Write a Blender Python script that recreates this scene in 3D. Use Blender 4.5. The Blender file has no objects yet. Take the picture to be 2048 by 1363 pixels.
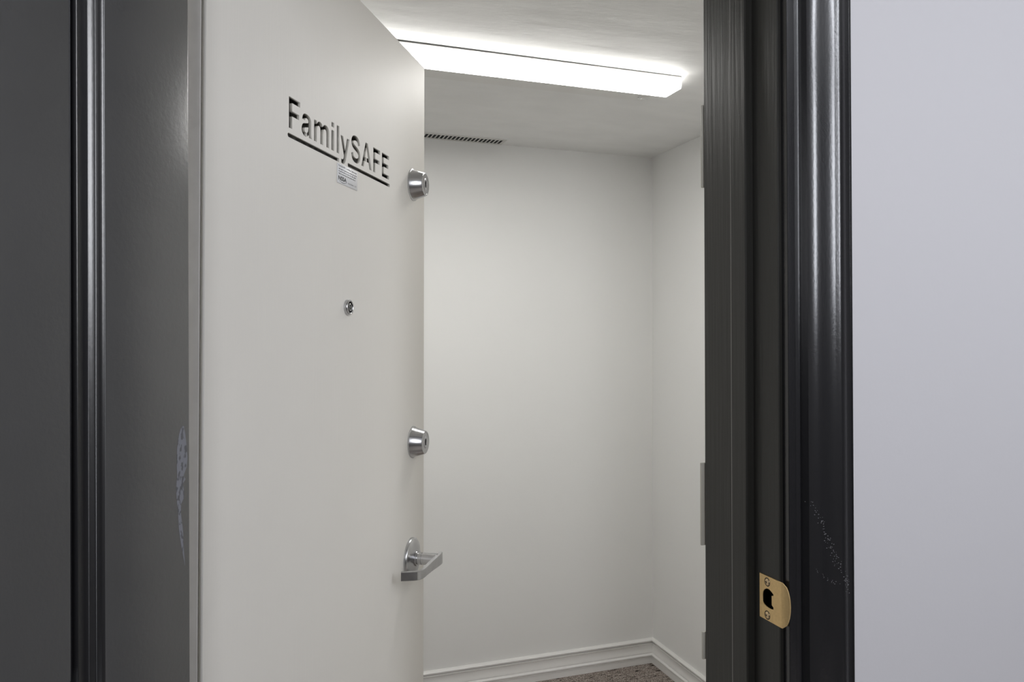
import bpy, bmesh, math, random
from mathutils import Vector, Matrix
random.seed(7)
PI = math.pi
SC = bpy.context.scene
COL = SC.collection

# ---------------------------------------------------------------- camera
H = 1.44
cam_d = bpy.data.cameras.new('camera')
cam_d.sensor_width = 36.0
cam_d.lens = 36.0 * 1498.0 / 2048.0
cam_d.shift_y = -(681.5 - 649.0) / 2048.0
cam_d.clip_start = 0.01
cam = bpy.data.objects.new('camera', cam_d)
COL.objects.link(cam)
cam.location = (0, 0, H)
cam.rotation_euler = (math.radians(90.8), 0, math.radians(-19.1))
SC.camera = cam

# ---------------------------------------------------------------- world, lights, exposure
w = bpy.data.worlds.new('world')
SC.world = w
w.use_nodes = True
w.node_tree.nodes['Background'].inputs['Color'].default_value = (0.8, 0.86, 1.0, 1)
w.node_tree.nodes['Background'].inputs['Strength'].default_value = 0.3
SC.view_settings.view_transform = 'Standard'
SC.view_settings.look = 'None'
SC.view_settings.gamma = 1.0
SC.view_settings.exposure = 0.0
SC.view_settings.use_curve_mapping = False


def area(name, loc, rot, sx, sy, watts, color):
    l = bpy.data.lights.new(name, 'AREA')
    l.shape = 'RECTANGLE'
    l.size = sx
    l.size_y = sy
    l.energy = watts
    l.color = color
    o = bpy.data.objects.new(name, l)
    o.location = loc
    o.rotation_euler = rot
    COL.objects.link(o)
    return o


LENS_EMIT = 30.0
LENS_SIDE = 10.0
# daylight from a high hall window behind the viewer, a ceiling strip and an added fill light
area('hall_window_daylight', (1.46, -0.97, 1.99), (math.radians(90), 0, 0), 0.34, 0.80, 15, (0.90, 0.93, 1.0))
area('hall_ceiling_strip', (1.22, -0.48, 2.42), (0, 0, 0), 0.20, 0.80, 11, (0.90, 0.93, 1.0))
area('hall_fill_light', (-0.15, -0.97, 1.93), (math.radians(90), 0, 0), 0.24, 0.86, 13, (0.94, 0.955, 1.0))  # unseen source added to lift the door edge, lower wall and moulding highlight


# ---------------------------------------------------------------- materials
def mat(name, color, rough=0.5, metal=0.0, bump=None, col2=None, cscale=20.0, cstretch=(1, 1, 1), spec=0.5,
        emit=0.0, coat=0.0, mottled=(0.35, 0.65), rough2=None):
    """bump = list of (scale, strength, distance, stretch)"""
    m = bpy.data.materials.new(name)
    m.use_nodes = True
    nt = m.node_tree
    b = nt.nodes['Principled BSDF']
    b.inputs['Base Color'].default_value = (*color, 1)
    b.inputs['Roughness'].default_value = rough
    b.inputs['Metallic'].default_value = metal
    b.inputs['Specular IOR Level'].default_value = spec
    b.inputs['Coat Weight'].default_value = coat
    tc = nt.nodes.new('ShaderNodeTexCoord')

    def noise(scale, stretch, detail=4.0):
        mp = nt.nodes.new('ShaderNodeMapping')
        mp.inputs['Scale'].default_value = stretch
        nt.links.new(tc.outputs['Object'], mp.inputs['Vector'])
        n = nt.nodes.new('ShaderNodeTexNoise')
        n.inputs['Scale'].default_value = scale
        n.inputs['Detail'].default_value = detail
        nt.links.new(mp.outputs['Vector'], n.inputs['Vector'])
        return n
    if col2 is not None:
        n = noise(cscale, cstretch)
        r = nt.nodes.new('ShaderNodeMapRange')
        r.inputs['From Min'].default_value = mottled[0]
        r.inputs['From Max'].default_value = mottled[1]
        nt.links.new(n.outputs['Fac'], r.inputs['Value'])
        mx = nt.nodes.new('ShaderNodeMix')
        mx.data_type = 'RGBA'
        mx.inputs['A'].default_value = (*color, 1)
        mx.inputs['B'].default_value = (*col2, 1)
        nt.links.new(r.outputs['Result'], mx.inputs['Factor'])
        nt.links.new(mx.outputs['Result'], b.inputs['Base Color'])
        if rough2 is not None:
            r2 = nt.nodes.new('ShaderNodeMapRange')
            r2.inputs['From Min'].default_value = mottled[0]
            r2.inputs['From Max'].default_value = mottled[1]
            r2.inputs['To Min'].default_value = rough
            r2.inputs['To Max'].default_value = rough2
            nt.links.new(n.outputs['Fac'], r2.inputs['Value'])
            nt.links.new(r2.outputs['Result'], b.inputs['Roughness'])
    prev = None
    for (sc, st, dist, stretch) in (bump or []):
        n = noise(sc, stretch)
        bp = nt.nodes.new('ShaderNodeBump')
        bp.inputs['Strength'].default_value = st
        bp.inputs['Distance'].default_value = dist
        nt.links.new(n.outputs['Fac'], bp.inputs['Height'])
        if prev:
            nt.links.new(prev.outputs['Normal'], bp.inputs['Normal'])
        prev = bp
    if prev:
        nt.links.new(prev.outputs['Normal'], b.inputs['Normal'])
    if emit:
        b.inputs['Emission Color'].default_value = (1.0, 0.985, 0.955, 1)
        b.inputs['Emission Strength'].default_value = emit
    return m


ONE = (1, 1, 1)
M = {}
M['room_wall'] = mat('safe room wall paint', (0.915, 0.915, 0.90), 0.6, bump=[(5, 0.07, 0.02, (1, 1, 2.0)), (90, 0.10, 0.001, (0.35, 0.35, 2.2)), (260, 0.08, 0.0006, ONE)])
M['room_ceiling'] = mat('safe room ceiling paint', (0.90, 0.90, 0.885), 0.6, col2=(0.86, 0.86, 0.845), cscale=5, cstretch=(1, 2.2, 1),
                        bump=[(3.5, 0.30, 0.014, (1, 2.6, 1)), (70, 0.20, 0.0013, (0.5, 2.0, 1))])
M['hall_wall'] = mat('hall wall paint', (0.57, 0.56, 0.58), 0.6, bump=[(180, 0.10, 0.001, ONE), (4, 0.15, 0.01, ONE)])
M['hall_dark'] = mat('hall dark taupe paint', (0.12, 0.115, 0.11), 0.7, bump=[(180, 0.10, 0.001, ONE)])
M['hall_dim'] = mat('hall taupe paint', (0.32, 0.31, 0.30), 0.6, bump=[(180, 0.10, 0.001, ONE)])
M['hall_ceiling'] = mat('hall ceiling paint', (0.55, 0.55, 0.54), 0.7, bump=[(120, 0.1, 0.001, ONE)])
M['hall_floor'] = mat('hall floor', (0.50, 0.45, 0.40), 0.7, col2=(0.56, 0.51, 0.46), cscale=90, bump=[(200, 0.5, 0.003, ONE)])
M['steel_paint'] = mat('painted steel door', (0.81, 0.785, 0.735), 0.50, spec=0.28, col2=(0.79, 0.765, 0.715), cscale=3,
                       bump=[(45, 0.12, 0.0012, (5, 1, 0.22)), (400, 0.10, 0.0004, ONE)])
M['cut_edge'] = mat('sawn plate edge', (0.40, 0.38, 0.335), 0.5, col2=(0.48, 0.46, 0.41), cscale=90, bump=[(300, 0.2, 0.0004, ONE)])
M['steel_edge'] = mat('steel edge paint', (0.88, 0.85, 0.81), 0.45, col2=(0.84, 0.81, 0.77), cscale=40, bump=[(300, 0.15, 0.0005, ONE)])
M['steel_dark'] = mat('door cavity', (0.10, 0.095, 0.085), 0.8, col2=(0.20, 0.19, 0.16), cscale=30, bump=[(80, 0.4, 0.002, ONE)])
M['strike_paint'] = mat('steel strike paint', (0.55, 0.53, 0.47), 0.5, bump=[(200, 0.2, 0.0006, ONE)])
M['black_paint'] = mat('black semigloss door paint', (0.062, 0.062, 0.062), 0.29, spec=1.0, col2=(0.067, 0.067, 0.067), cscale=12,
                       bump=[(170, 0.16, 0.0010, ONE), (520, 0.12, 0.0004, ONE)])
M['casing_paint'] = mat('black casing paint', (0.0105, 0.0105, 0.0120), 0.215, spec=0.8, bump=[(320, 0.13, 0.0007, (1, 1, 0.7)), (900, 0.14, 0.0003, ONE)])
M['moulding_shade'] = mat('black door paint shaded', (0.0105, 0.0105, 0.0120), 0.28, spec=1.0, bump=[(320, 0.10, 0.0006, (1, 1, 0.7))])  # the door's own paint, darkened to carry the shade on the mouldings
M['jamb_paint'] = mat('black brushed jamb paint', (0.025, 0.0245, 0.0215), 0.42,
                      bump=[(160, 0.55, 0.0011, (1, 1, 0.035)), (500, 0.15, 0.0003, ONE)])
M['base_paint'] = mat('baseboard gloss paint', (0.90, 0.89, 0.87), 0.32, bump=[(120, 0.10, 0.0006, (1, 1, 2))])
M['satin'] = mat('satin chrome', (0.56, 0.56, 0.57), 0.24, 1.0, col2=(0.50, 0.50, 0.51), cscale=60, bump=[(900, 0.06, 0.0002, (1, 1, 0.1))])
M['satin_face'] = mat('satin chrome face', (0.50, 0.50, 0.51), 0.34, 1.0, bump=[(900, 0.08, 0.0002, ONE)])
M['dark_metal'] = mat('dark slot metal', (0.02, 0.02, 0.02), 0.5, 0.3, bump=[(300, 0.1, 0.0002, ONE)])
M['glass'] = mat('viewer glass', (0.03, 0.035, 0.035), 0.05, 0.0, coat=1.0)
M['brass'] = mat('antique brass', (0.86, 0.62, 0.30), 0.42, 0.65, col2=(0.80, 0.57, 0.27), cscale=300, bump=[(900, 0.12, 0.0002, ONE)])
M['brass_bright'] = mat('bright brass screw', (0.80, 0.60, 0.36), 0.25, 0.9, bump=[(500, 0.1, 0.0002, ONE)])
M['label'] = mat('label card', (0.78, 0.78, 0.79), 0.45, bump=[(600, 0.05, 0.0001, ONE)])
M['ink'] = mat('black ink', (0.015, 0.015, 0.015), 0.6)
M['ink_grey'] = mat('grey ink', (0.13, 0.13, 0.13), 0.6)
M['lens'] = mat('light diffuser', (0.9, 0.9, 0.88), 0.5, emit=LENS_EMIT)
M['lens_side'] = mat('light diffuser prismatic side', (0.9, 0.9, 0.88), 0.5, emit=LENS_SIDE)
M['lens_end'] = mat('light diffuser end cap', (0.9, 0.9, 0.88), 0.5, emit=1.6)
M['fixture'] = mat('fixture white enamel', (0.84, 0.835, 0.81), 0.5, bump=[(100, 0.05, 0.0005, ONE)])
M['pan_shade'] = mat('fixture gap shade', (0.03, 0.03, 0.03), 0.8)  # near-black, paints the shade in the gap above the pan
M['clear'] = mat('latch plastic', (0.85, 0.85, 0.85), 0.2)
M['vent'] = mat('vent enamel', (0.74, 0.73, 0.70), 0.45, bump=[(200, 0.05, 0.0003, ONE)])
M['duct'] = mat('dark duct', (0.012, 0.012, 0.012), 0.8)
M['scuff'] = mat('bare scuff', (0.20, 0.205, 0.23), 0.55, col2=(0.10, 0.10, 0.11), cscale=150, cstretch=(1.5, 1, 0.7), mottled=(0.52, 0.56),
                 bump=[(300, 0.3, 0.0005, ONE)])
M['speck'] = mat('scuff specks', (0.22, 0.22, 0.23), 0.4)
M['seam_glint'] = mat('painted seam glint', (0.34, 0.33, 0.31), 0.3)


def carpet_mat():
    m = bpy.data.materials.new('brown loop carpet')
    m.use_nodes = True
    nt = m.node_tree
    b = nt.nodes['Principled BSDF']
    b.inputs['Roughness'].default_value = 0.95
    b.inputs['Specular IOR Level'].default_value = 0.1
    tc = nt.nodes.new('ShaderNodeTexCoord')

    def nz(scale, st, detail=2.0):
        mp = nt.nodes.new('ShaderNodeMapping')
        mp.inputs['Scale'].default_value = st
        nt.links.new(tc.outputs['Object'], mp.inputs['Vector'])
        n = nt.nodes.new('ShaderNodeTexNoise')
        n.inputs['Scale'].default_value = scale
        n.inputs['Detail'].default_value = detail
        nt.links.new(mp.outputs['Vector'], n.inputs['Vector'])
        return n

    def ramp(n, stops):
        r = nt.nodes.new('ShaderNodeValToRGB')
        el = r.color_ramp.elements
        while len(el) < len(stops):
            el.new(0.5)
        for e, (p, c) in zip(el, stops):
            e.position = p
            e.color = (*c, 1)
        nt.links.new(n.outputs['Fac'], r.inputs['Fac'])
        return r
    a = ramp(nz(230, ONE, 3), [(0.30, (0.12, 0.096, 0.083)), (0.5, (0.32, 0.27, 0.24)), (0.66, (0.64, 0.585, 0.53))])
    s = ramp(nz(26, (0.8, 6.5, 1), 3), [(0.36, (0.10, 0.09, 0.08)), (0.43, (1, 1, 1))])
    mx = nt.nodes.new('ShaderNodeMix')
    mx.data_type = 'RGBA'
    mx.blend_type = 'MULTIPLY'
    mx.inputs['Factor'].default_value = 1.0
    nt.links.new(a.outputs['Color'], mx.inputs['A'])
    nt.links.new(s.outputs['Color'], mx.inputs['B'])
    nt.links.new(mx.outputs['Result'], b.inputs['Base Color'])
    bp = nt.nodes.new('ShaderNodeBump')
    bp.inputs['Strength'].default_value = 0.7
    bp.inputs['Distance'].default_value = 0.004
    nt.links.new(nz(260, ONE, 2).outputs['Fac'], bp.inputs['Height'])
    nt.links.new(bp.outputs['Normal'], b.inputs['Normal'])
    return m


M['carpet'] = carpet_mat()


# ---------------------------------------------------------------- helpers
def link_mesh(name, bm, material, parent=None, smooth=False, recalc=True, angle=35):
    if recalc:
        bmesh.ops.recalc_face_normals(bm, faces=bm.faces)
    me = bpy.data.meshes.new(name)
    if smooth:
        ca = math.radians(angle)
        for f in bm.faces:
            f.smooth = True
        for e in bm.edges:
            if len(e.link_faces) == 2 and e.calc_face_angle(0) > ca:
                e.smooth = False
    bm.to_mesh(me)
    bm.free()
    me.materials.append(material)
    o = bpy.data.objects.new(name, me)
    COL.objects.link(o)
    if parent:
        o.parent = parent
    return o


def empty(name, loc, rotz=0.0, parent=None):
    o = bpy.data.objects.new(name, None)
    o.empty_display_size = 0.1
    COL.objects.link(o)
    o.location = loc
    o.rotation_euler = (0, 0, rotz)
    if parent:
        o.parent = parent
    return o


def tag(o, label=None, cat=None, group=None, kind=None):
    if label:
        o['label'] = label
    if cat:
        o['category'] = cat
    if group:
        o['group'] = group
    if kind:
        o['kind'] = kind
    return o


def add_box(bm, x0, x1, y0, y1, z0, z1, bevel=0.0, seg=2):
    r = bmesh.ops.create_cube(bm, size=1.0)
    vs = r['verts']
    for v in vs:
        v.co = Vector(((x0 + x1) / 2 + v.co.x * (x1 - x0), (y0 + y1) / 2 + v.co.y * (y1 - y0), (z0 + z1) / 2 + v.co.z * (z1 - z0)))
    if bevel > 0:
        es = list({e for v in vs for e in v.link_edges})
        bmesh.ops.bevel(bm, geom=es, offset=bevel, segments=seg, affect='EDGES', profile=0.5)


def box(name, x0, x1, y0, y1, z0, z1, m, parent=None, bevel=0.0, seg=2):
    bm = bmesh.new()
    add_box(bm, x0, x1, y0, y1, z0, z1, bevel, seg)
    return link_mesh(name, bm, m, parent, smooth=bevel > 0, angle=50)


def prism_z(name, pts, z0, z1, m, parent=None, smooth=False, angle=35, zs=None):
    """extrude a plan outline (x,y) from z0 to z1"""
    bm = bmesh.new()
    levels = zs or [z0, z1]
    rings = [[bm.verts.new((x, y, z)) for x, y in pts] for z in levels]
    n = len(pts)
    for a, b in zip(rings, rings[1:]):
        for i in range(n):
            bm.faces.new((a[i], a[(i + 1) % n], b[(i + 1) % n], b[i]))
    bm.faces.new(rings[0][::-1])
    bm.faces.new(rings[-1])
    return link_mesh(name, bm, m, parent, smooth, angle=angle)


def lathe(bm, prof, seg=48, origin=(0, 0, 0)):
    """revolve (r, y_out) about the local -Y axis (towards the room side of a door face)"""
    ox, oy, oz = origin
    rings = []
    for r, o in prof:
        if r < 1e-7:
            rings.append([bm.verts.new((ox, oy - o, oz))])
        else:
            rings.append([bm.verts.new((ox + r * math.cos(2 * PI * k / seg), oy - o, oz + r * math.sin(2 * PI * k / seg))) for k in range(seg)])
    for a, b in zip(rings, rings[1:]):
        for k in range(seg):
            k2 = (k + 1) % seg
            if len(a) == 1 and len(b) == 1:
                continue
            if len(a) == 1:
                bm.faces.new((a[0], b[k], b[k2]))
            elif len(b) == 1:
                bm.faces.new((a[k], a[k2], b[0]))
            else:
                bm.faces.new((a[k], a[k2], b[k2], b[k]))


def catmull(pts, closed=True, n=6):
    """pts: (x, y) smooth or (x, y, 1) corner"""
    out = []
    N = len(pts)
    for i in range(N if closed else N - 1):
        p1 = pts[i]
        p2 = pts[(i + 1) % N]
        c1 = len(p1) > 2
        c2 = len(p2) > 2
        if c1 and c2:
            out.append((p1[0], p1[1]))
            continue
        p0 = pts[(i - 1) % N] if (closed or i > 0) else p1
        p3 = pts[(i + 2) % N] if (closed or i + 2 < N) else p2
        if c1:
            p0 = (2 * p1[0] - p2[0], 2 * p1[1] - p2[1])
        if c2:
            p3 = (2 * p2[0] - p1[0], 2 * p2[1] - p1[1])
        for k in range(n):
            t = k / n
            q = []
            for d in (0, 1):
                a, b, c, e = p0[d], p1[d], p2[d], p3[d]
                q.append(0.5 * (2 * b + (c - a) * t + (2 * a - 5 * b + 4 * c - e) * t * t + (3 * b - a - 3 * c + e) * t ** 3))
            out.append(tuple(q))
    if not closed:
        out.append((pts[-1][0], pts[-1][1]))
    return out


def stroke(center, wd):
    """outline of a constant-width stroke along an open centre line"""
    c = catmull(center, closed=False, n=8)
    L, R = [], []
    for i, p in enumerate(c):
        a = c[max(0, i - 1)]
        b = c[min(len(c) - 1, i + 1)]
        dx, dy = b[0] - a[0], b[1] - a[1]
        l = math.hypot(dx, dy) or 1
        nx, ny = -dy / l * wd / 2, dx / l * wd / 2
        L.append((p[0] + nx, p[1] + ny))
        R.append((p[0] - nx, p[1] - ny))
    return L + R[::-1]


def plate_with_holes(name, outer, holes, y0, y1, material, parent=None):
    """flat plate in the XZ plane between local y0 and y1, pierced by holes"""
    cu = bpy.data.curves.new(name + '_outline', 'CURVE')
    cu.dimensions = '2D'
    cu.fill_mode = 'BOTH'
    cu.extrude = (y1 - y0) / 2
    for loop in [outer] + holes:
        sp = cu.splines.new('POLY')
        sp.points.add(len(loop) - 1)
        for i, (x, z) in enumerate(loop):
            sp.points[i].co = (x, z, 0, 1)
        sp.use_cyclic_u = True
    tmp = bpy.data.objects.new(name + '_tmp', cu)
    COL.objects.link(tmp)
    dg = bpy.context.evaluated_depsgraph_get()
    me = bpy.data.meshes.new_from_object(tmp.evaluated_get(dg))
    bpy.data.objects.remove(tmp)
    for v in me.vertices:
        x, z, d = v.co
        v.co = (x, (y0 + y1) / 2 + d, z)
    bm = bmesh.new()
    bm.from_mesh(me)
    bmesh.ops.remove_doubles(bm, verts=bm.verts, dist=1e-7)
    bpy.data.meshes.remove(me)
    return link_mesh(name, bm, material, parent)


def text_mesh(name, body, size, x, z, y0, material, parent, thick=0.00004, sx=1.0, offset=0.0):
    cu = bpy.data.curves.new(name, 'FONT')
    cu.body = body
    cu.size = size
    cu.extrude = thick
    cu.offset = offset
    cu.resolution_u = 3
    tmp = bpy.data.objects.new(name + '_tmp', cu)
    COL.objects.link(tmp)
    dg = bpy.context.evaluated_depsgraph_get()
    me = bpy.data.meshes.new_from_object(tmp.evaluated_get(dg))
    bpy.data.objects.remove(tmp)
    xs = [v.co.x for v in me.vertices]
    for v in me.vertices:
        a, b, d = v.co
        v.co = (x + (a - min(xs)) * sx, y0 - d, z + b)
    bm = bmesh.new()
    bm.from_mesh(me)
    bpy.data.meshes.remove(me)
    return link_mesh(name, bm, material, parent)


def sweep_profile(bm, prof, path):
    """prof: (offset from wall, z); path: list of (wall point xy, inward mitre vector xy)"""
    rings = []
    for (px, py), (nx, ny) in path:
        rings.append([bm.verts.new((px + nx * o, py + ny * o, z)) for o, z in prof])
    n = len(prof)
    for a, b in zip(rings, rings[1:]):
        for i in range(n):
            bm.faces.new((a[i], a[(i + 1) % n], b[(i + 1) % n], b[i]))
    bm.faces.new(rings[0])
    bm.faces.new(rings[-1][::-1])


# ---------------------------------------------------------------- plan constants (metres)
WY0, WY1 = 0.8093, 0.9598            # hall face and inner face of the wall with the doorway
XR, YB = 1.680, 2.945                # right and back wall of the safe room
XL = -0.60
ZC = 2.231                           # safe room ceiling
HX0, HX1, HY0, ZH = -1.5, 2.6, -1.0, 2.44

# ---------------------------------------------------------------- shell
def structure(name, boxes, m, label, cat='wall'):
    bm = bmesh.new()
    for b in boxes:
        add_box(bm, *b)
    o = link_mesh(name, bm, m)
    return tag(o, label, cat, kind='structure')


structure('wall_back', [(XL - 0.1, XR + 0.1, YB, YB + 0.1, 0, ZC)], M['room_wall'], 'off-white painted wall at the back of the safe room')
structure('wall_right', [(XR, XR + 0.1, WY1, YB, 0, ZC)], M['room_wall'], 'off-white painted side wall of the safe room, right of the back corner')
structure('wall_left', [(XL - 0.1, XL, WY1, YB, 0, ZC)], M['room_wall'], 'off-white side wall of the safe room behind the open steel door')
wf = structure('wall_front', [(0.668, HX1, WY0, WY1, 0, ZH), (HX0, -0.1055, WY0, WY1, 0, ZH), (-0.1055, 0.668, WY0, WY1, 2.0650, ZH)],
          M['hall_wall'], 'pale lavender-white hall wall holding the black doorway, seen at the far right')
wf.data.materials.append(M['room_wall'])
for p in wf.data.polygons:
    if p.normal.y > 0.9:
        p.material_index = 1
structure('wall_hall_left', [(HX0 - 0.1, HX0, HY0, WY1, 0, ZH)], M['hall_dark'], 'dark taupe hall wall left of the viewer')
structure('wall_hall_right', [(HX1, HX1 + 0.1, HY0, WY1, 0, ZH)], M['hall_dark'], 'dark taupe hall wall right of the viewer')
structure('wall_hall_behind', [(HX0 - 0.1, HX1 + 0.1, HY0 - 0.1, HY0, 0, ZH)], M['hall_dim'], 'taupe hall wall behind the viewer')
structure('ceiling', [(XL - 0.1, XR + 0.1, WY1, YB + 0.1, ZC, ZC + 0.1)], M['room_ceiling'], 'patched and painted plaster ceiling of the safe room', 'ceiling')
structure('ceiling_hall', [(HX0 - 0.1, HX1 + 0.1, HY0 - 0.1, WY1, ZH, ZH + 0.1)], M['hall_ceiling'], 'white hall ceiling', 'ceiling')
structure('floor_hall', [(HX0 - 0.1, HX1 + 0.1, HY0 - 0.1, WY1, -0.1, 0.0)], M['hall_floor'], 'dark hall floor in front of the doorway', 'floor')

# carpeted floor: real relief where the photograph shows it
bm = bmesh.new()
add_box(bm, XL - 0.1, XR + 0.1, WY1, YB + 0.1, -0.1, -0.002)
NX, NY = 190, 150
gx0, gx1, gy0, gy1 = 0.90, XR, 2.25, YB
grid = [[bm.verts.new((gx0 + (gx1 - gx0) * i / NX, gy0 + (gy1 - gy0) * j / NY, random.uniform(-0.0022, 0.0010)))
         for i in range(NX + 1)] for j in range(NY + 1)]
for j in range(NY):
    for i in range(NX):
        bm.faces.new((grid[j][i], grid[j][i + 1], grid[j + 1][i + 1], grid[j + 1][i]))
tag(link_mesh('floor', bm, M['carpet'], recalc=False, smooth=True, angle=180), 'brown speckled loop carpet with broken dark lines on the safe room floor', 'carpet', kind='structure')

# baseboards
def arc(cx, cz, r, a0, a1, n=6):
    return [(cx + r * math.cos(math.radians(a0 + (a1 - a0) * k / n)), cz + r * math.sin(math.radians(a0 + (a1 - a0) * k / n))) for k in range(n + 1)]


bprof = [(0, 0), (0.0150, 0), (0.0150, 0.0285), (0.0175, 0.0290)]
bprof += arc(0.0135, 0.0360, 0.0058, -55, 60)
bprof += [(0.0100, 0.0425), (0.0100, 0.0455)]
bprof += [(0.0118, 0.0462), (0.0114, 0.0500), (0.0092, 0.0570), (0.0080, 0.0650), (0.0080, 0.0730), (0.0092, 0.0800), (0.0108, 0.0838), (0.0112, 0.0848), (0.0104, 0.0852), (0.0045, 0.0858), (0.0042, 0.0898)]
bprof += [(0.0100, 0.0904)] + arc(0.0080, 0.0962, 0.0048, -50, 80, 6) + [(0.0050, 0.1020), (0.0030, 0.1045), (0, 0.1050)]
bm = bmesh.new()
sweep_profile(bm, bprof, [((XL, YB), (0, -1)), ((XR, YB), (-1, -1))])
tag(link_mesh('baseboard_back', bm, M['base_paint'], smooth=True, angle=32), 'white moulded baseboard along the back wall', 'baseboard', kind='structure')
bm = bmesh.new()
sweep_profile(bm, bprof, [((XR, YB), (-1, -1)), ((XR, WY1 + 0.01), (-1, 0))])
tag(link_mesh('baseboard_right', bm, M['base_paint'], smooth=True, angle=32), 'white moulded baseboard running from the back corner along the right wall', 'baseboard', kind='structure')

# ---------------------------------------------------------------- black wooden door frame, right and left sides and head
def zcut(a, b):
    return [a, b]


fr = empty('trim_1', (0.668, WY0, 0))
tag(fr, 'black painted wooden door frame side with brass strike plate, right of the opening', 'door frame', kind='structure')


def rel(pts, o):
    return [(x - o[0], y - o[1]) for x, y in pts]


O1 = (0.668, WY0)
ZT = 2.045
prism_z('jamb', rel([(0.6480, 0.8103), (0.6490, WY0), (0.6680, WY0), (0.6680, WY1), (0.6480, WY1)], O1), 0.001, ZT, M['jamb_paint'], fr)
# stop in two boards with a seam between them, its glint painted as a pale strip
prism_z('stop', rel([(0.6362, 0.8633), (0.6378, 0.8615), (0.6480, 0.8615), (0.6480, 0.8941), (0.6360, 0.8941)], O1), 0.001, ZT, M['jamb_paint'], fr)
prism_z('jamb_extension', rel([(0.6360, 0.8949), (0.6480, 0.8949), (0.6480, WY1), (0.6360, WY1)], O1), 0.001, ZT, M['jamb_paint'], fr)
tag(box('seam', 0.6358 - O1[0], 0.6480 - O1[0], 0.8941 - O1[1], 0.8949 - O1[1], 0.001, ZT, M['seam_glint'], fr), 'seam between the two stop boards, its glint painted pale')


def casing_outline(sign=1, xo=0.6535):
    """plan profile of the casing, distance d from inner edge, height h above the wall"""
    prof = [(0.0, 0.0), (0.0, 0.0112), (0.0006, 0.0118), (0.0014, 0.0118), (0.0116, 0.0109), (0.0119, 0.0112), (0.0124, 0.0112), (0.0129, 0.0102), (0.0160, 0.0050), (0.0172, 0.0050), (0.0240, 0.0050), (0.0246, 0.0060), (0.0300, 0.0138),
            (0.0318, 0.0145), (0.0343, 0.0153), (0.0375, 0.0162), (0.0410, 0.0168), (0.0445, 0.0171), (0.0500, 0.0171), (0.0560, 0.0171), (0.0620, 0.0172), (0.0680, 0.0177), (0.0721, 0.0185), (0.0756, 0.0197),
            (0.0785, 0.0201), (0.0807, 0.0199), (0.0836, 0.0190), (0.0880, 0.0170), (0.0933, 0.0148), (0.0990, 0.0132), (0.1012, 0.0126), (0.1020, 0.0134), (0.1032, 0.0134), (0.1044, 0.0122), (0.1048, 0.0100), (0.1048, 0.0)]
    return [(xo + sign * d, WY0 - h) for d, h in prof]


prism_z('casing', rel(casing_outline(), O1), 0.001, ZT + 0.11, M['casing_paint'], fr, smooth=True, angle=34)
# brass strike plate
sp = empty('strike_plate', (0.648 - O1[0], 0.825 - O1[1], 1.0915), 0, fr)
tag(sp, 'satin brass strike plate with D-shaped latch hole')


def yz_plate(name, outer, holes, x0, x1, m, parent):
    o = plate_with_holes(name, outer, holes, x0, x1, m, parent)
    for v in o.data.vertices:       # (a, d, z) -> (d, a, z)
        a, d, z = v.co
        v.co = (d, a, z)
    o.data.flip_normals()
    return o


hole = [(0.0173, 0.0025), (0.0165, 0.0060), (0.0135, 0.0100), (0.0085, 0.0128), (0.0040, 0.0130), (-0.0005, 0.0115), (-0.0050, 0.0090), (-0.0050, 0.0068), (-0.0016, 0.0062), (-0.0016, -0.0062),
        (-0.0050, -0.0080), (-0.0050, -0.0108), (-0.0010, -0.0118), (0.0040, -0.0120), (0.0100, -0.0112), (0.0150, -0.0094), (0.0173, -0.0072)]
yz_plate('plate', [(0.0231, -0.0290), (0.0231, 0.0292), (-0.0205, 0.0292), (-0.0205, -0.0292)], [hole], -0.0016, -0.0001, M['brass'], sp)
# curved lip
bm = bmesh.new()
secs = []
for k in range(13):
    z = -0.0292 + 0.0584 * k / 12
    q = math.sqrt(max(0.0, 1 - (z / 0.0293) ** 2)) ** 0.9
    L = 0.0006 + 0.0125 * q
    row = []
    for a in (0.0, 0.35, 0.7, 1.0):
        y = -0.0205 - L * a * 0.88
        x = -0.0016 + 0.0045 * (a * L / 0.0131) ** 1.3
        row.append((x, y, z))
    secs.append(row)
top = [[bm.verts.new(p) for p in row] for row in secs]
bot = [[bm.verts.new((x + 0.0014, y + 0.0003, z)) for x, y, z in row] for row in secs]
for g in (top, bot):
    for a, b in zip(g, g[1:]):
        for i in range(3):
            bm.faces.new((a[i], a[i + 1], b[i + 1], b[i]))
for a, b, c, d in zip(top, top[1:], bot, bot[1:]):
    bm.faces.new((a[3], b[3], d[3], c[3]))
link_mesh('lip', bm, M['brass'], sp, smooth=True, angle=40)
box('latch_hole', 0.0, 0.0004, -0.006, 0.0185, -0.014, 0.0140, M['duct'], sp)


def screw(parent, y, z, tilt):
    bm = bmesh.new()
    seg = 24
    prof = [(0.0048, 0.0017), (0.0047, 0.0021), (0.0036, 0.0027), (0.0018, 0.0031), (0.0, 0.0032)]
    rings = []
    for r, o in prof:
        if r == 0:
            rings.append([bm.verts.new((-o, y, z))])
        else:
            rings.append([bm.verts.new((-o, y + r * math.cos(2 * PI * k / seg), z + r * math.sin(2 * PI * k / seg))) for k in range(seg)])
    for a, b in zip(rings, rings[1:]):
        for k in range(seg):
            k2 = (k + 1) % seg
            if len(b) == 1:
                bm.faces.new((a[k], a[k2], b[0]))
            else:
                bm.faces.new((a[k], a[k2], b[k2], b[k]))
    s = link_mesh('screw', bm, M['brass_bright'], parent, smooth=True, angle=50)
    return s


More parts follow.
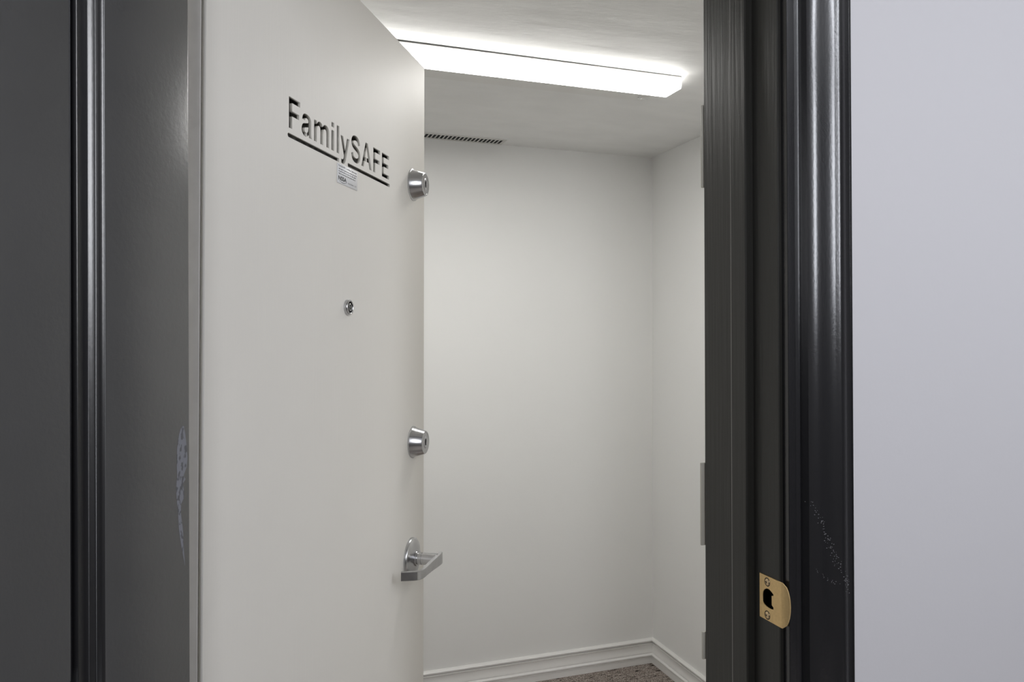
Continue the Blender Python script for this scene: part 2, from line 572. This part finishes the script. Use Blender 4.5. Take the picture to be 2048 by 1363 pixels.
for z, tl in ((0.0214, 0.3), (-0.0222, 0.9)):
    screw(sp, 0.0073, z, tl)
    bm = bmesh.new()
    for a in (tl, tl + PI / 2):
        c, s_ = math.cos(a), math.sin(a)
        vs = []
        for xx in (-0.0026, -0.00335):
            for (p, q) in ((-0.0019, -0.0004), (0.0019, -0.0004), (0.0019, 0.0004), (-0.0019, 0.0004)):
                vs.append(bm.verts.new((xx, 0.0073 + p * c - q * s_, z + p * s_ + q * c)))
        bm.faces.new(vs[4:])
        for i in range(4):
            bm.faces.new((vs[i], vs[(i + 1) % 4], vs[4 + (i + 1) % 4], vs[4 + i]))
    link_mesh('screw_slot', bm, M['dark_metal'], sp)
    bm = bmesh.new()
    seg = 24
    a = [bm.verts.new((-0.0017, 0.0073 + 0.0058 * math.cos(2 * PI * k / seg), z + 0.0058 * math.sin(2 * PI * k / seg))) for k in range(seg)]
    b = [bm.verts.new((-0.0018, 0.0073 + 0.0047 * math.cos(2 * PI * k / seg), z + 0.0047 * math.sin(2 * PI * k / seg))) for k in range(seg)]
    for k in range(seg):
        bm.faces.new((a[k], a[(k + 1) % seg], b[(k + 1) % seg], b[k]))
    link_mesh('countersink', bm, M['dark_metal'], sp)

# scuff specks on the casing face
bm = bmesh.new()
def speck_line(p0, p1, n, spread, size):
    for k in range(n):
        t = random.random()
        x = p0[0] + (p1[0] - p0[0]) * t + random.gauss(0, spread)
        z = p0[1] + (p1[1] - p0[1]) * t + random.gauss(0, spread)
        s = size * random.uniform(0.4, 1.0)
        d = x - 0.6535
        prof = [(0.6535 * 0 + a - 0.6535, WY0 - b) for a, b in casing_outline()]
        h = 0
        pr = [(a, b) for a, b in prof][1:-1]
        for (a0, h0), (a1, h1) in zip(pr, pr[1:]):
            if a0 <= d <= a1 and a1 > a0:
                h = h0 + (h1 - h0) * (d - a0) / (a1 - a0)
        if h:
            add_box(bm, x - O1[0] - s, x - O1[0] + s, -h - 0.00025, -h + 0.0004, z - s * 0.45, z + s * 0.45)


speck_line((0.683, 1.225), (0.708, 1.185), 26, 0.0022, 0.0007)
speck_line((0.703, 1.185), (0.722, 1.150), 34, 0.0026, 0.0007)
speck_line((0.718, 1.155), (0.744, 1.105), 50, 0.0030, 0.0007)
speck_line((0.690, 1.135), (0.728, 1.112), 22, 0.0012, 0.0006)
tag(link_mesh('scuff_marks', bm, M['speck'], fr), 'scatter of tiny pale scuff specks', kind='stuff')

# left side of the frame (mostly behind the opened black door) and the head
fl = empty('trim_2', (-0.1055, WY0, 0))
tag(fl, 'black painted door frame side left of the opening, behind the opened black door', 'door frame', kind='structure')
O2 = (-0.1055, WY0)
prism_z('jamb', rel([(-0.1055, WY0), (-0.0875, WY0), (-0.0875, WY1), (-0.1055, WY1)], O2), 0.001, ZT, M['jamb_paint'], fl)
prism_z('stop', rel([(-0.0875, 0.8620), (-0.0755, 0.8620), (-0.0755, WY1), (-0.0875, WY1)], O2), 0.001, ZT, M['jamb_paint'], fl)
prism_z('casing', rel(casing_outline(-1, -0.112), O2), 0.001, ZT + 0.11, M['casing_paint'], fl, smooth=True, angle=40)
fh = empty('trim_3', (0.28, WY0, ZT))
tag(fh, 'black painted head of the door frame above the opening', 'door frame', kind='structure')
box('jamb', -0.1055 - 0.28, 0.668 - 0.28, 0, WY1 - WY0, 0.001, 0.019, M['jamb_paint'], fh)
box('stop', -0.0870 - 0.28, 0.6475 - 0.28, 0.053, WY1 - WY0, -0.011, 0.001, M['jamb_paint'], fh)
box('casing', -0.110 - 0.28, 0.652 - 0.28, -0.016, 0.0, 0.006, 0.100, M['casing_paint'], fh, bevel=0.003)

# steel frame of the safe room with strike boxes behind the wooden jamb
sf = empty('trim_4', (0.6378, WY1, 0))
tag(sf, 'pale painted steel safe room frame with bolt strikes behind the right jamb', 'door frame', kind='structure')
box('frame_strip', 0.0020, 0.0800, 0.0008, 0.0050, 0.001, 2.06, M['steel_edge'], sf)
for z0, z1, xl in ((1.6613, 1.7856, 0.6358), (1.1271, 1.2497, 0.6325), (0.9584, 0.9990, 0.6343)):
    box('strike', xl - 0.6378, 0.060, 0.0052, 0.0088, z0, z1, M['strike_paint'], sf, bevel=0.0010)

# ---------------------------------------------------------------- steel safe room door (open inwards)
DB = math.radians(90 - 31.67)
fe = Vector((0.364, 1.652))
ud = Vector((math.sin(math.radians(31.67)), math.cos(math.radians(31.67))))
hp = fe - ud * 0.7975
d1 = empty('door_1', (hp.x, hp.y, 0), DB)
tag(d1, 'white steel safe room door standing open, with lettering cut through its face plate', 'door', kind='structure')
DW = 0.7945
PT = 0.0060
TX, TZ = 0.1938, 1.7445              # left edge of the lettering and its baseline
TILT = 0.0042


def tp(pts):
    return [(TX + x / 1000.0, TZ + z / 1000.0 + TILT * x / 1000.0) for x, z in pts]


holes = []
C_ = 1
F = [(3.5, 0), (13, 0), (13, 18.7), (33.5, 18.7), (33.5, 26.4), (13, 26.4), (13, 38.4), (36.5, 38.4), (36.5, 46.3), (3.5, 46.3)]
holes.append(tp(F))
a_ = [(43.2, 24.2, C_), (44.8, 29.6), (49.5, 33.5), (57.0, 34.6), (65.5, 33.0), (70.6, 28.4), (71.8, 21.5), (71.9, 9.0), (72.6, 3.6), (74.3, 0.0, C_),
      (65.2, 0.0, C_), (63.9, 3.9, C_), (61.4, 1.9), (58.0, 0.2, C_), (58.0, 5.9, C_), (61.3, 8.8), (62.6, 13.8, C_), (62.6, 15.6, C_), (56.0, 14.0), (51.6, 12.6), (50.6, 9.6),
      (52.2, 6.4), (56.4, 5.6, C_), (56.4, -0.6, C_), (52.0, -0.8), (46.2, 1.2), (42.0, 5.4), (41.5, 9.8), (43.4, 15.0), (47.6, 18.4), (54.5, 20.0), (62.5, 22.2, C_),
      (62.3, 25.6), (60.2, 27.6), (56.4, 28.2), (53.2, 27.2), (51.8, 23.6, C_)]
holes.append(tp(catmull(a_)))
m_ = [(81.3, 0, C_), (90.5, 0, C_), (90.5, 17.6), (92.0, 24.4), (96.3, 27.2), (100.9, 25.6), (102.3, 20.0), (102.4, 12.0), (102.4, 0, C_), (111.7, 0, C_), (111.7, 17.0), (113.4, 24.6),
      (117.6, 27.2), (121.9, 25.6), (123.3, 20.0), (123.4, 12.0), (123.4, 0, C_), (132.6, 0, C_), (132.6, 22.5), (130.8, 30.4), (126.0, 34.0), (120.4, 34.8), (114.6, 33.2), (110.2, 29.2, C_),
      (107.0, 33.2), (101.0, 34.8), (95.0, 33.4), (89.9, 28.8, C_), (89.9, 33.8, C_), (81.3, 33.8, C_)]
holes.append(tp(catmull(m_)))
holes.append(tp([(141.5, 0), (150.8, 0), (150.8, 33.6), (141.5, 33.6)]))
holes.append(tp([(141.5, 38.6), (150.8, 38.6), (150.8, 46.4), (141.5, 46.4)]))
holes.append(tp([(161, 0), (170.0, 0), (170.0, 46.4), (161, 46.4)]))
y_ = [(175.2, 33.6, C_), (184.9, 33.6, C_), (193.0, 10.4, C_), (200.6, 33.6, C_), (210.2, 33.6, C_), (198.2, 0.4), (195.2, -6.8), (191.2, -11.8), (184.8, -13.7), (178.6, -12.8, C_), (177.9, -5.8, C_),
      (182.8, -6.2), (186.2, -4.6), (188.4, 0.6, C_)]
holes.append(tp(catmull(y_)))
holes.append(tp(stroke([(250.2, 32.4), (247.6, 38.6), (242.2, 41.9), (235.6, 42.7), (228.6, 41.6), (223.6, 38.0), (222.4, 33.6), (224.4, 29.2), (230.4, 26.2), (238.0, 24.2), (245.6, 21.6), (250.4, 17.4),
                        (251.3, 12.4), (248.8, 7.0), (242.8, 3.9), (236.2, 3.3), (229.4, 4.4), (224.2, 7.8), (221.7, 14.6)], 8.6)))
A_ = [(260.8, 0), (270.4, 0), (274.2, 11.4), (281.9, 11.4), (281.9, 18.8), (276.7, 18.8), (283.4, 37.4), (290.0, 18.8), (284.3, 18.8), (284.3, 11.4), (292.6, 11.4), (296.6, 0), (306.9, 0),
      (288.4, 46.3), (278.9, 46.3)]
holes.append(tp(A_))
F2 = [(314, 0), (323, 0), (323, 18.7), (343.8, 18.7), (343.8, 26.4), (323, 26.4), (323, 38.4), (346.6, 38.4), (346.6, 46.3), (314, 46.3)]
holes.append(tp(F2))
E_ = [(356.0, 0), (391.6, 0), (391.6, 7.6), (365.2, 7.6), (365.2, 20.2), (388.0, 20.2), (388.0, 27.8), (365.2, 27.8), (365.2, 38.6), (391.6, 38.6), (391.6, 46.3), (356.0, 46.3)]
holes.append(tp(E_))
# underline, broken by the tail of the y
ub = [(3.2 + 3.2 * math.cos(a), -11.0 + 3.2 * math.sin(a)) for a in [PI / 2 + PI * k / 10 for k in range(11)]]
holes.append(tp([(169.3, -7.8)] + ub + [(169.3, -14.2)]))
rb = [(393.2 + 3.2 * math.cos(a), -11.0 + 3.2 * math.sin(a)) for a in [-PI / 2 + PI * k / 10 for k in range(11)]]
lb = [(205.6 + 1.9 * math.cos(a), -11.0 + 3.2 * math.sin(a)) for a in [PI / 2 + PI * k / 6 for k in range(7)]]
holes.append(tp(rb + lb))
fp = plate_with_holes('face_plate', [(0, 0.012), (DW, 0.012), (DW, 2.041), (0, 2.041)], holes, 0.0, PT, M['steel_paint'], d1)
fp.data.materials.append(M['cut_edge'])
for p in fp.data.polygons:
    if abs(p.normal.y) < 0.5 and 0.1 < p.center.x < 0.7 and 1.6 < p.center.z < 1.9:
        p.material_index = 1
# body behind the plate: a tray of edge channels and a back sheet, leaving a dark cavity behind the lettering
bm = bmesh.new()
g = 0.0012
add_box(bm, 0.0, 0.030, PT + g, 0.044, 0.012, 2.041, 0.0012)
add_box(bm, DW - 0.030, DW, PT + g, 0.044, 0.012, 2.041, 0.0012)
add_box(bm, 0.030, DW - 0.030, PT + g, 0.044, 0.012, 0.040, 0.0)
add_box(bm, 0.030, DW - 0.030, PT + g, 0.044, 2.010, 2.041, 0.0)
link_mesh('door_body', bm, M['steel_edge'], d1, smooth=True, angle=50)
box('back_sheet', 0.030, DW - 0.030, 0.040, 0.044, 0.040, 2.010, M['steel_paint'], d1)
box('insulation', 0.030, DW - 0.030, 0.034, 0.0398, 0.040, 2.010, M['steel_dark'], d1)
for gx in (0.0030, DW - 0.020):
    box('gap_shade', gx, gx + 0.017, PT + 0.0001, PT + g - 0.0001, 0.014, 2.038, M['steel_dark'], d1)  # dark strip painting the shade inside the gap behind the plate


def deadbolt(x, z, rot, name='deadbolt'):
    e = empty(name, (x, 0, z), 0, d1)
    bm = bmesh.new()
    lathe(bm, [(0.0342, 0.0), (0.0342, 0.0016), (0.0334, 0.0022), (0.0322, 0.0024), (0.0320, 0.0032), (0.0248, 0.0268), (0.0240, 0.0282), (0.0229, 0.0287), (0.0210, 0.0287), (0.0206, 0.0283), (0.0, 0.0283)], 64)
    link_mesh('lock_housing', bm, M['satin'], e, smooth=True, angle=28)
    bm = bmesh.new()
    lathe(bm, [(0.0105, 0.0281), (0.0105, 0.0286), (0.0098, 0.0290), (0.0065, 0.0290), (0.0060, 0.0282), (0.0, 0.0282)], 32, (0, 0, 0))
    for v in bm.verts:
        v.co.z *= 1.25
        if v.co.z < 0:
            v.co.x *= 0.82
    link_mesh('lock_cylinder', bm, M['satin_face'], e, smooth=True, angle=28)
    bm = bmesh.new()
    add_box(bm, -0.0011, 0.0011, -0.0296, -0.0280, -0.0065, 0.0075, 0.0004)
    bmesh.ops.rotate(bm, verts=bm.verts, cent=(0, 0, 0), matrix=Matrix.Rotation(rot, 3, 'Y'))
    link_mesh('keyhole', bm, M['dark_metal'], e)
    return e


tag(deadbolt(0.7225, 1.7628, 0.15), 'upper satin chrome deadbolt cylinder')
tag(deadbolt(0.7252, 1.2113, 0.05), 'lower satin chrome deadbolt cylinder')

# lever handle
HX, HZ = 0.7115, 0.968
lv = empty('lever_handle', (HX, 0, HZ), 0, d1)
tag(lv, 'satin chrome lever handle pointing to the hinges')
bm = bmesh.new()
lathe(bm, [(0.0425, 0.0), (0.0425, 0.0045), (0.0415, 0.0065), (0.0385, 0.0085), (0.0300, 0.0115), (0.0200, 0.0135), (0.0150, 0.0140), (0.0, 0.0140)], 64)
link_mesh('rose', bm, M['satin'], lv, smooth=True, angle=40)
box('emergency_slot', -0.0030, 0.0030, -0.0075, -0.0050, 0.0330, 0.0352, M['dark_metal'], lv)
bm = bmesh.new()
lathe(bm, [(0.0160, 0.0136), (0.0160, 0.0170), (0.0128, 0.0172), (0.0128, 0.0260), (0.0118, 0.0262), (0.0118, 0.0270), (0.0126, 0.0272), (0.0126, 0.0600), (0.0, 0.0600)], 40)
link_mesh('neck', bm, M['satin'], lv, smooth=True, angle=40)
# blade: swept bar in plan, path in (toward hinge, out from door)
path = catmull([(-0.022, 0.0600), (-0.010, 0.0625), (0.012, 0.0622), (0.045, 0.0605), (0.075, 0.0600), (0.096, 0.0590), (0.108, 0.0520), (0.114, 0.0400), (0.120, 0.0245)], closed=False, n=5)
bm = bmesh.new()
rings = []
np_ = len(path)
for i, p in enumerate(path):
    a = path[max(0, i - 1)]
    b = path[min(np_ - 1, i + 1)]
    dx, dy = b[0] - a[0], b[1] - a[1]
    l = math.hypot(dx, dy)
    nx, ny = -dy / l, dx / l
    f = i / (np_ - 1)
    tk = 0.0042
    reach = (p[0] + 0.022) / 0.142
    hh = 0.0118 - 0.0031 * min(1.0, max(0.0, (reach - 0.1) / 0.6))
    if i == 0:
        hh, tk = 0.0080, 0.0018
    elif i == 1:
        hh, tk = 0.0100, 0.0030
    elif i == 2:
        hh, tk = 0.0112, 0.0038
    sect = []
    bev = 0.0009
    for (q, zz) in ((-tk + bev, -hh), (tk - bev, -hh), (tk, -hh + bev), (tk, hh - bev), (tk - bev, hh), (-tk + bev, hh), (-tk, hh - bev), (-tk, -hh + bev)):
        sect.append(bm.verts.new((-(p[0] + nx * q), -(p[1] + ny * q), zz)))
    rings.append(sect)
for a, b in zip(rings, rings[1:]):
    for k in range(8):
        bm.faces.new((a[k], a[(k + 1) % 8], b[(k + 1) % 8], b[k]))
bm.faces.new(rings[0])
bm.faces.new(rings[-1][::-1])
link_mesh('lever', bm, M['satin'], lv, smooth=True, angle=30)

# door viewer
dv = empty('door_viewer', (DW + 0.003 - 0.4014, 0, 1.488), 0, d1)
tag(dv, 'round chrome door viewer with dark recessed eye')
bm = bmesh.new()
lathe(bm, [(0.0132, 0.0), (0.0132, 0.0050), (0.0124, 0.0064), (0.0106, 0.0068), (0.0098, 0.0060), (0.0096, 0.0030), (0.0, 0.0028)], 40)
link_mesh('ring', bm, M['satin'], dv, smooth=True, angle=35)
bm = bmesh.new()
lathe(bm, [(0.0095, 0.0031), (0.0066, 0.0031), (0.0, 0.0031)], 32)
link_mesh('recess', bm, M['dark_metal'], dv)
bm = bmesh.new()
lathe(bm, [(0.0064, 0.0030), (0.0064, 0.0060), (0.0056, 0.0066), (0.0046, 0.0060), (0.0046, 0.0044)], 32)
link_mesh('eyepiece', bm, M['satin'], dv, smooth=True, angle=35)
bm = bmesh.new()
lathe(bm, [(0.0046, 0.0040), (0.0034, 0.0054), (0.0018, 0.0061), (0.0, 0.0063)], 24)
link_mesh('lens', bm, M['glass'], dv, smooth=True)

# certificate label
LX0, LX1, LZ0, LZ1 = 0.3558, 0.4352, 1.6957, 1.7290
lb_ = box('certificate_label', LX0, LX1, -0.0011, -0.0001, LZ0, LZ1, M['label'], d1, bevel=0.0004, seg=1)
tag(lb_, 'small white printed certificate label')
ly = -0.00118
text_mesh('heading', 'FamilySAFE Certified Saferoom', 0.0046, LX0 + 0.0040, 1.7240, ly, M['ink'], lb_, sx=1.24)
bm = bmesh.new()
for z in (1.7200, 1.7160, 1.7118):
    x = LX0 + 0.0045
    while x < LX1 - 0.008:
        wl = random.uniform(0.002, 0.0075)
        for k in range(int(wl / 0.0008)):
            h = random.choice((0.0012, 0.0014, 0.0018))
            add_box(bm, x + k * 0.0008, x + k * 0.0008 + 0.0005, ly - 0.0001, ly + 0.0001, z - 0.0006, z - 0.0006 + h)
        x += wl + 0.0012
tag(link_mesh('small_print', bm, M['ink_grey'], lb_), 'three lines of tiny grey print')
text_mesh('logo', 'NSSA', 0.0094, LX0 + 0.0030, 1.7015, ly, M['ink'], lb_, sx=1.42, offset=0.00030)
bm = bmesh.new()
sw = [(LX0 + 0.0030 + 0.0330 * k / 16, 1.7012 - 0.0026 * math.sin(PI * k / 16)) for k in range(17)]
for (xa, za), (xb, zb), k in zip(sw, sw[1:], range(16)):
    t0 = 0.00015 + 0.0007 * math.sin(PI * k / 16)
    t1 = 0.00015 + 0.0007 * math.sin(PI * (k + 1) / 16)
    bm.faces.new([bm.verts.new(p) for p in ((xa, ly - 0.0001, za), (xb, ly - 0.0001, zb), (xb, ly - 0.0001, zb - t1), (xa, ly - 0.0001, za - t0))])
link_mesh('logo_swoosh', bm, M['ink'], lb_)
text_mesh('serial_line', 'Serial Number:  1 2 7', 0.0034, LX0 + 0.0400, 1.7005, ly, M['ink_grey'], lb_, sx=1.15)

# ---------------------------------------------------------------- outer black wooden door, opened towards the hall
d2 = empty('door_2', (-0.0585, 0.80, 0), math.radians(180 + 59.72))
tag(d2, 'black painted panelled wooden door opened into the hall, cut off by the left edge', 'door', kind='structure')
W2, T2 = 0.735, 0.035
P0x, P1x, P0z, P1z = 0.1153, W2 - 0.1153, 1.1350, 1.9250     # upper panel opening
Q0z, Q1z = 0.2400, 0.9300


def lean(x, z):
    return x + 0.0145 * (z - 1.44)


def door2_mesh(name, build, material, smooth=False, angle=35, kindlabel=None):
    bm = bmesh.new()
    build(bm)
    for v in bm.verts:
        v.co.x = lean(v.co.x, v.co.z)
    o = link_mesh(name, bm, material, d2, smooth=smooth, angle=angle)
    if kindlabel:
        tag(o, kindlabel)
    return o


door2_mesh('stile', lambda b: add_box(b, 0, P0x, -T2, 0, 0.01, 2.035, 0.0022, 4), M['black_paint'], True)
door2_mesh('stile', lambda b: add_box(b, P1x, W2, -T2, 0, 0.01, 2.035, 0.0008, 1), M['black_paint'], True)
door2_mesh('rail', lambda b: add_box(b, P0x - 0.002, P1x + 0.001, -T2, -0.00002, P1z, 2.035), M['black_paint'])
door2_mesh('rail', lambda b: add_box(b, P0x - 0.002, P1x + 0.001, -T2, -0.00002, Q1z, P0z), M['black_paint'])
door2_mesh('rail', lambda b: add_box(b, P0x - 0.002, P1x + 0.001, -T2, -0.00002, 0.01, Q0z), M['black_paint'])

# moulding profile: (distance in from stile edge, height above door face)
mp = [(0.0, 0.0), (0.0004, -0.0004), (0.0012, -0.0028), (0.0022, -0.0056), (0.0029, -0.0063), (0.0036, -0.0063), (0.0038, -0.0059), (0.00410, -0.00590), (0.00446, -0.00630), (0.00482, -0.00673), (0.00518, -0.00719), (0.00554, -0.00768), (0.00590, -0.00819), (0.00626, -0.00873), (0.00662, -0.00931), (0.00702, -0.00965), (0.00752, -0.00985), (0.00822, -0.00995), (0.01400, -0.00998), (0.01760, -0.00998), (0.01820, -0.00965), (0.01870, -0.01035), (0.0191, -0.0150), (0.0220, -0.0160), (0.0285, -0.0160), (0.0297, -0.0078),
      (0.0306, -0.0062)]


def panel_mould(z0, z1):
    def f(bm):
        loops = []
        for d, h in mp:
            loops.append([bm.verts.new(p) for p in ((P0x + d, h, z0 + d), (P1x - d, h, z0 + d), (P1x - d, h, z1 - d), (P0x + d, h, z1 - d))])
        for a, b in zip(loops, loops[1:]):
            for k in range(4):
                bm.faces.new((a[k], a[(k + 1) % 4], b[(k + 1) % 4], b[k]))
    return f


def panel_field(z0, z1):
    d = mp[-1][0]

    def f(bm):
        add_box(bm, P0x + d - 0.0006, P1x - d + 0.0006, -0.025, -0.0060, z0 + d - 0.0006, z1 - d + 0.0006, 0.0006, 1)
    return f


for (z0, z1) in ((P0z, P1z), (Q0z, Q1z)):
    o = door2_mesh('panel_moulding', panel_mould(z0, z1), M['moulding_shade'], True, 48)
    door2_mesh('panel', panel_field(z0, z1), M['black_paint'], True)

# rubbed patch near the hinge edge of the black door (wear with its own outline)
patch = [(0.0116, 1.3521), (0.0152, 1.3463), (0.0169, 1.3398), (0.0186, 1.3311), (0.0189, 1.3233), (0.0188, 1.3143), (0.018, 1.3052), (0.0193, 1.2987), (0.0196, 1.292), (0.0187, 1.2829), (0.0172, 1.2747), (0.0162, 1.2666),
         (0.0152, 1.2552), (0.0133, 1.2457), (0.0109, 1.236), (0.0082, 1.2262), (0.0052, 1.2162), (0.0056, 1.2198), (0.0068, 1.2281), (0.008, 1.2386), (0.0084, 1.2478), (0.0096, 1.256), (0.0119, 1.2656), (0.0123, 1.2736),
         (0.012, 1.2792), (0.0082, 1.2801), (0.0074, 1.2884), (0.01, 1.2969), (0.0088, 1.3035), (0.0042, 1.2992), (0.0035, 1.3117), (0.0025, 1.3207), (0.0037, 1.33), (0.0051, 1.3382), (0.0065, 1.3452), (0.0083, 1.3506)]


def patch_mesh(bm):
    out = sorted(((z, x) for x, z in patch[:17]))
    inn = sorted(((z, x) for x, z in patch[17:]))

    def at(line, z):
        if z <= line[0][0]:
            return line[0][1]
        for (z0, x0), (z1, x1) in zip(line, line[1:]):
            if z0 <= z <= z1:
                return x0 + (x1 - x0) * (z - z0) / max(1e-6, z1 - z0)
        return line[-1][1]
    rows = []
    N = 60
    for k in range(N + 1):
        z = 1.2165 + (1.3519 - 1.2165) * k / N
        a, b = at(inn, z), at(out, z)
        b = max(b, a + 0.0003)
        sh = 0.0145 * (z - 1.44)
        rows.append([bm.verts.new((a - sh, 0.0, z)), bm.verts.new((a - sh, 0.00012, z)), bm.verts.new((b - sh, 0.00012, z)), bm.verts.new((b - sh, 0.0, z))])
    for p, q in zip(rows, rows[1:]):
        for i in range(3):
            bm.faces.new((p[i], p[i + 1], q[i + 1], q[i]))


door2_mesh('rubbed_patch', patch_mesh, M['scuff'], kindlabel='pale crescent-shaped rubbed patch in the black paint')

# ---------------------------------------------------------------- fluorescent ceiling light
FX0, FX1 = 0.010, 1.235
FY0, FY1, FY2 = 1.983, 2.078, 2.226
cl = empty('ceiling_light', ((FX0 + FX1) / 2, 2.08, ZC))
tag(cl, 'lit white fluorescent strip light mounted across the safe room ceiling', 'light')
ox, oy = (FX0 + FX1) / 2, 2.08
# pan, hung slightly lower at the left end so a dark gap shows
bm = bmesh.new()
def pz(x):
    return -0.0022 - 0.0030 * (FX1 - x) / (FX1 - FX0)
vs = []
for (x, y) in ((FX0, FY0), (FX1, FY0), (FX1, FY2), (FX0, FY2)):
    vs.append((x - ox, y - oy, pz(x)))
t_ = [bm.verts.new(p) for p in vs]
b_ = [bm.verts.new((x, y, z - 0.0030)) for x, y, z in vs]
bm.faces.new(t_)
bm.faces.new(b_[::-1])
for i in range(4):
    bm.faces.new((t_[i], t_[(i + 1) % 4], b_[(i + 1) % 4], b_[i]))
link_mesh('pan', bm, M['fixture'], cl)
bm = bmesh.new()
f_ = [bm.verts.new((x + (0.002 if x < 0 else -0.002), y + (0.002 if y < 0 else -0.002), z + 0.0002)) for x, y, z in vs]
bm.faces.new(f_)
link_mesh('pan_back', bm, M['pan_shade'], cl)
# wrap lens: extruded profile (y, z)
lp = [(FY0 + 0.001, -0.0086), (FY0 + 0.001, -0.0300), (FY0 + 0.0025, -0.0345), (FY0 + 0.0065, -0.0368), (FY1 - 0.003, -0.0368), (FY1 - 0.003, -0.0086)]
bm = bmesh.new()
ra = [bm.verts.new((FX0 - ox, y - oy, z)) for y, z in lp]
rb_ = [bm.verts.new((FX1 - ox, y - oy, z)) for y, z in lp]
n = len(lp)
for i in range(n):
    bm.faces.new((ra[i], ra[(i + 1) % n], rb_[(i + 1) % n], rb_[i]))
bm.faces.new(ra)
bm.faces.new(rb_[::-1])
lo = link_mesh('lens', bm, M['lens'], cl, smooth=True, angle=50)
lo.data.materials.append(M['lens_side'])
lo.data.materials.append(M['lens_end'])
for p in lo.data.polygons:
    if abs(p.normal.z) < 0.7:
        p.material_index = 1
    if abs(p.normal.x) > 0.9:
        p.material_index = 2
box('side_rail', FX0 - ox, FX1 - ox, FY1 - 0.0029 - oy, FY1 - 0.0010 - oy, -0.0367, -0.0084, M['fixture'], cl)
# latch
lt = empty('latch', (1.198 - ox, 2.182 - oy, -0.006), 0, cl)
bm = bmesh.new()
ring = [(0.009, 0, -0.006), (0, 0.007, -0.006), (-0.009, 0, -0.006), (0, -0.007, -0.006)]
tv = bm.verts.new((0, 0, 0))
bv = bm.verts.new((0, 0, -0.014))
rv = [bm.verts.new(p) for p in ring]
for i in range(4):
    bm.faces.new((tv, rv[i], rv[(i + 1) % 4]))
    bm.faces.new((bv, rv[(i + 1) % 4], rv[i]))
link_mesh('latch_knob', bm, M['clear'], lt)
box('latch_arm', 0.006, 0.032, -0.0014, 0.0014, -0.0070, -0.0045, M['clear'], lt)

# ---------------------------------------------------------------- ceiling vent
VX1, VX0, VY0, VY1 = 0.958, 0.36, 2.872, 2.930
cv = empty('ceiling_vent', ((VX0 + VX1) / 2, (VY0 + VY1) / 2, ZC))
tag(cv, 'long white slotted air vent in the ceiling along the back wall', 'vent')
vx, vy = (VX0 + VX1) / 2, (VY0 + VY1) / 2
bm = bmesh.new()
add_box(bm, VX0 - 0.012 - vx, VX1 + 0.012 - vx, VY0 - 0.010 - vy, VY0 - vy, -0.0030, -0.0002)
add_box(bm, VX0 - 0.012 - vx, VX1 + 0.012 - vx, VY1 - vy, VY1 + 0.010 - vy, -0.0030, -0.0002)
add_box(bm, VX0 - 0.012 - vx, VX0 - vx, VY0 - vy, VY1 - vy, -0.0030, -0.0002)
add_box(bm, VX1 - vx, VX1 + 0.012 - vx, VY0 - vy, VY1 - vy, -0.0030, -0.0002)
link_mesh('vent_frame', bm, M['vent'], cv)
box('duct', VX0 - vx, VX1 - vx, VY0 - vy, VY1 - vy, -0.0006, -0.0003, M['duct'], cv)
pitch = 0.0162
nsl = int((VX1 - VX0) / pitch)
first = None
for k in range(nsl):
    x = VX1 - vx - pitch * (k + 0.85)
    if first is None:
        first = box('slat', -0.0022, 0.0022, VY0 - vy, VY1 - vy, -0.0028, -0.0007, M['vent'], cv)
        first.location.x = x
    else:
        c = first.copy()
        COL.objects.link(c)
        c.parent = cv
        c.location.x = x
